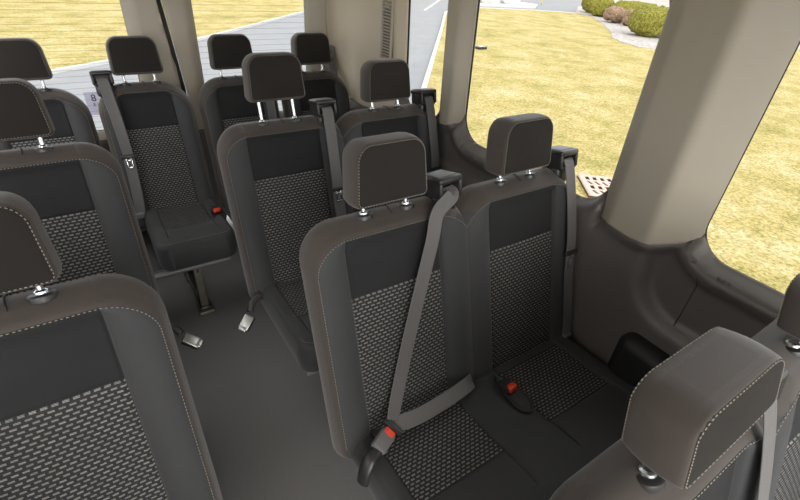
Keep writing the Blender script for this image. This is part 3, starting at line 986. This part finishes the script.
def rock(x, y, r, label, seed):
    bm = bmesh.new(); bmesh.ops.create_icosphere(bm, subdivisions=4, radius=1)
    for v in bm.verts:
        n = noise.fractal(v.co * 1.6 + Vector((seed * 5, 0, 0)), 1, 2, 4)
        v.co = Vector((v.co.x * r[0], v.co.y * r[1], v.co.z * r[2])) * (1 + .22 * n)
    o = from_bm('boulder', bm, 'stone', angle=.5); o.location = (x, y, ZG + r[2] * .5)
    tag(o, label, 'boulder', 'pale boulders beyond the lawn')
rock(22.6, 23.9, (.75, .6, .75), 'left pale boulder beyond the lawn edge', 1)
rock(24.5, 23.9, (.75, .6, .70), 'right pale boulder beyond the lawn edge', 2)
sheet_i = sheet('paved_island', [(20.0, 22.6), (24.6, 21.6), (27.0, 23.6), (26.5, 26.5), (22, 27)], ZG + .0, .2, 'kerb'); tag(sheet_i, kind='structure')
root = empty('marker_stake', (27.5, 23.7, ZG - .06)); tag(root, 'thin yellow marker stake at the far roadside', 'stake')
bm = bmesh.new(); tube(bm, [(0, 0, 0), (.02, .01, .9)], .03, 8); from_bm('stake_rod', bm, 'yellow', root)
bm = bmesh.new(); box(bm, (.02, .01, .85), (.09, .05, .22), None, .01); from_bm('reflector', bm, 'yellow', root)
root = empty('ground_spotlight', (9.75, 10.17, ZG)); tag(root, 'small dark ground fixture lying on the lawn', 'ground light')
bm = bmesh.new(); box(bm, (0, 0, .04), (.34, .20, .07), None, .02, 3); from_bm('housing', bm, 'plastic', root)
bm = bmesh.new(); box(bm, (-.03, -.02, .082), (.20, .10, .02), None, .008); from_bm('lens', bm, 'label', root)

# rusty drain grate in the grass
u = Vector((-.387, -.473, 0)).normalized(); vv = Vector((.473, -.387, 0)).normalized()
Wg, Lg = .66, .62
root = empty('drain_grate', Vector((4.423, 2.282, ZG + .036)) + u * Lg / 2 + vv * Wg / 2); tag(root, 'rusty pink slotted drain grate set in the grass', 'drain grate')
Rg = Matrix((vv, -u, Vector((0, 0, 1)))).transposed()
root.rotation_euler = Rg.to_euler()
bm = bmesh.new(); box(bm, (0, 0, -.030), (Wg, Lg, .02), None, .002); from_bm('drain_pit', bm, 'hole', root, smooth=False)
# plate with slots cut out
slots = []
ncol, nrow = 6, 4
for j in range(nrow):
    zc = Lg / 2 - (j + .5) * (Lg - .08) / nrow - .04
    for i in range(ncol):
        xc = -Wg / 2 + .05 + (i + .5) * (Wg - .10) / ncol
        if j % 2 == 0: slots.append([(xc - .027, zc - .054), (xc + .027, zc - .054), (xc + .027, zc + .054), (xc - .027, zc + .054)])
        else: slots.append([(xc + .000, zc - .054), (xc + .046, zc - .054), (xc - .000, zc + .054), (xc - .046, zc + .054)])
gp = cdt_panel('grate_plate', [(-Wg / 2, -Lg / 2), (Wg / 2, -Lg / 2), (Wg / 2, Lg / 2), (-Wg / 2, Lg / 2)], slots, None, 'grate', .06, to3=lambda x, z: (x, z, 0))
gp.parent = root

# ------------------------------------------------------------------ light, world, camera
wd = bpy.data.worlds.new('overcast'); SC.world = wd; wd.use_nodes = True
nt = wd.node_tree; bg = nt.nodes['Background']
tc = N(nt, 'ShaderNodeTexCoord'); sp = N(nt, 'ShaderNodeSeparateXYZ'); nt.links.new(tc.outputs['Generated'], sp.inputs[0])
rp = N(nt, 'ShaderNodeValToRGB')
rp.color_ramp.elements[0].position = 0; rp.color_ramp.elements[0].color = (.78, .81, .86, 1)
rp.color_ramp.elements[1].position = .8; rp.color_ramp.elements[1].color = (1.3, 1.3, 1.3, 1)
nt.links.new(sp.outputs['Z'], rp.inputs['Fac']); nt.links.new(rp.outputs['Color'], bg.inputs['Color'])
bg.inputs['Strength'].default_value = 1.25
sd = bpy.data.lights.new('sun', 'SUN'); sd.energy = 1.8; sd.angle = radians(50); sd.color = (1, .96, .90)
so = bpy.data.objects.new('sun', sd); COL.objects.link(so)
so.rotation_euler = Vector((.22, .86, -.38)).to_track_quat('-Z', 'Y').to_euler()

R_ = Vector((0.83797587, -0.54162505, 0.06662395)); U_ = Vector((0.25455823, 0.49596029, 0.83019486)); F_ = Vector((0.48269717, 0.67872358, -0.55347787))
cd = bpy.data.cameras.new('camera'); co = bpy.data.objects.new('camera', cd); COL.objects.link(co)
cd.sensor_width = 36; cd.lens = 443.35 / 800 * 36; cd.clip_start = .02; cd.clip_end = 400
co.matrix_world = Matrix.Translation((-.568, -.8827, 1.6151)) @ Matrix((R_, U_, -F_)).transposed().to_4x4()
SC.camera = co
SC.view_settings.view_transform = 'Standard'; SC.view_settings.look = 'None'; SC.view_settings.exposure = 0.72; SC.view_settings.gamma = 1.0
SC.view_settings.use_curve_mapping = False
SC.cycles.max_bounces = 8; SC.cycles.transparent_max_bounces = 16
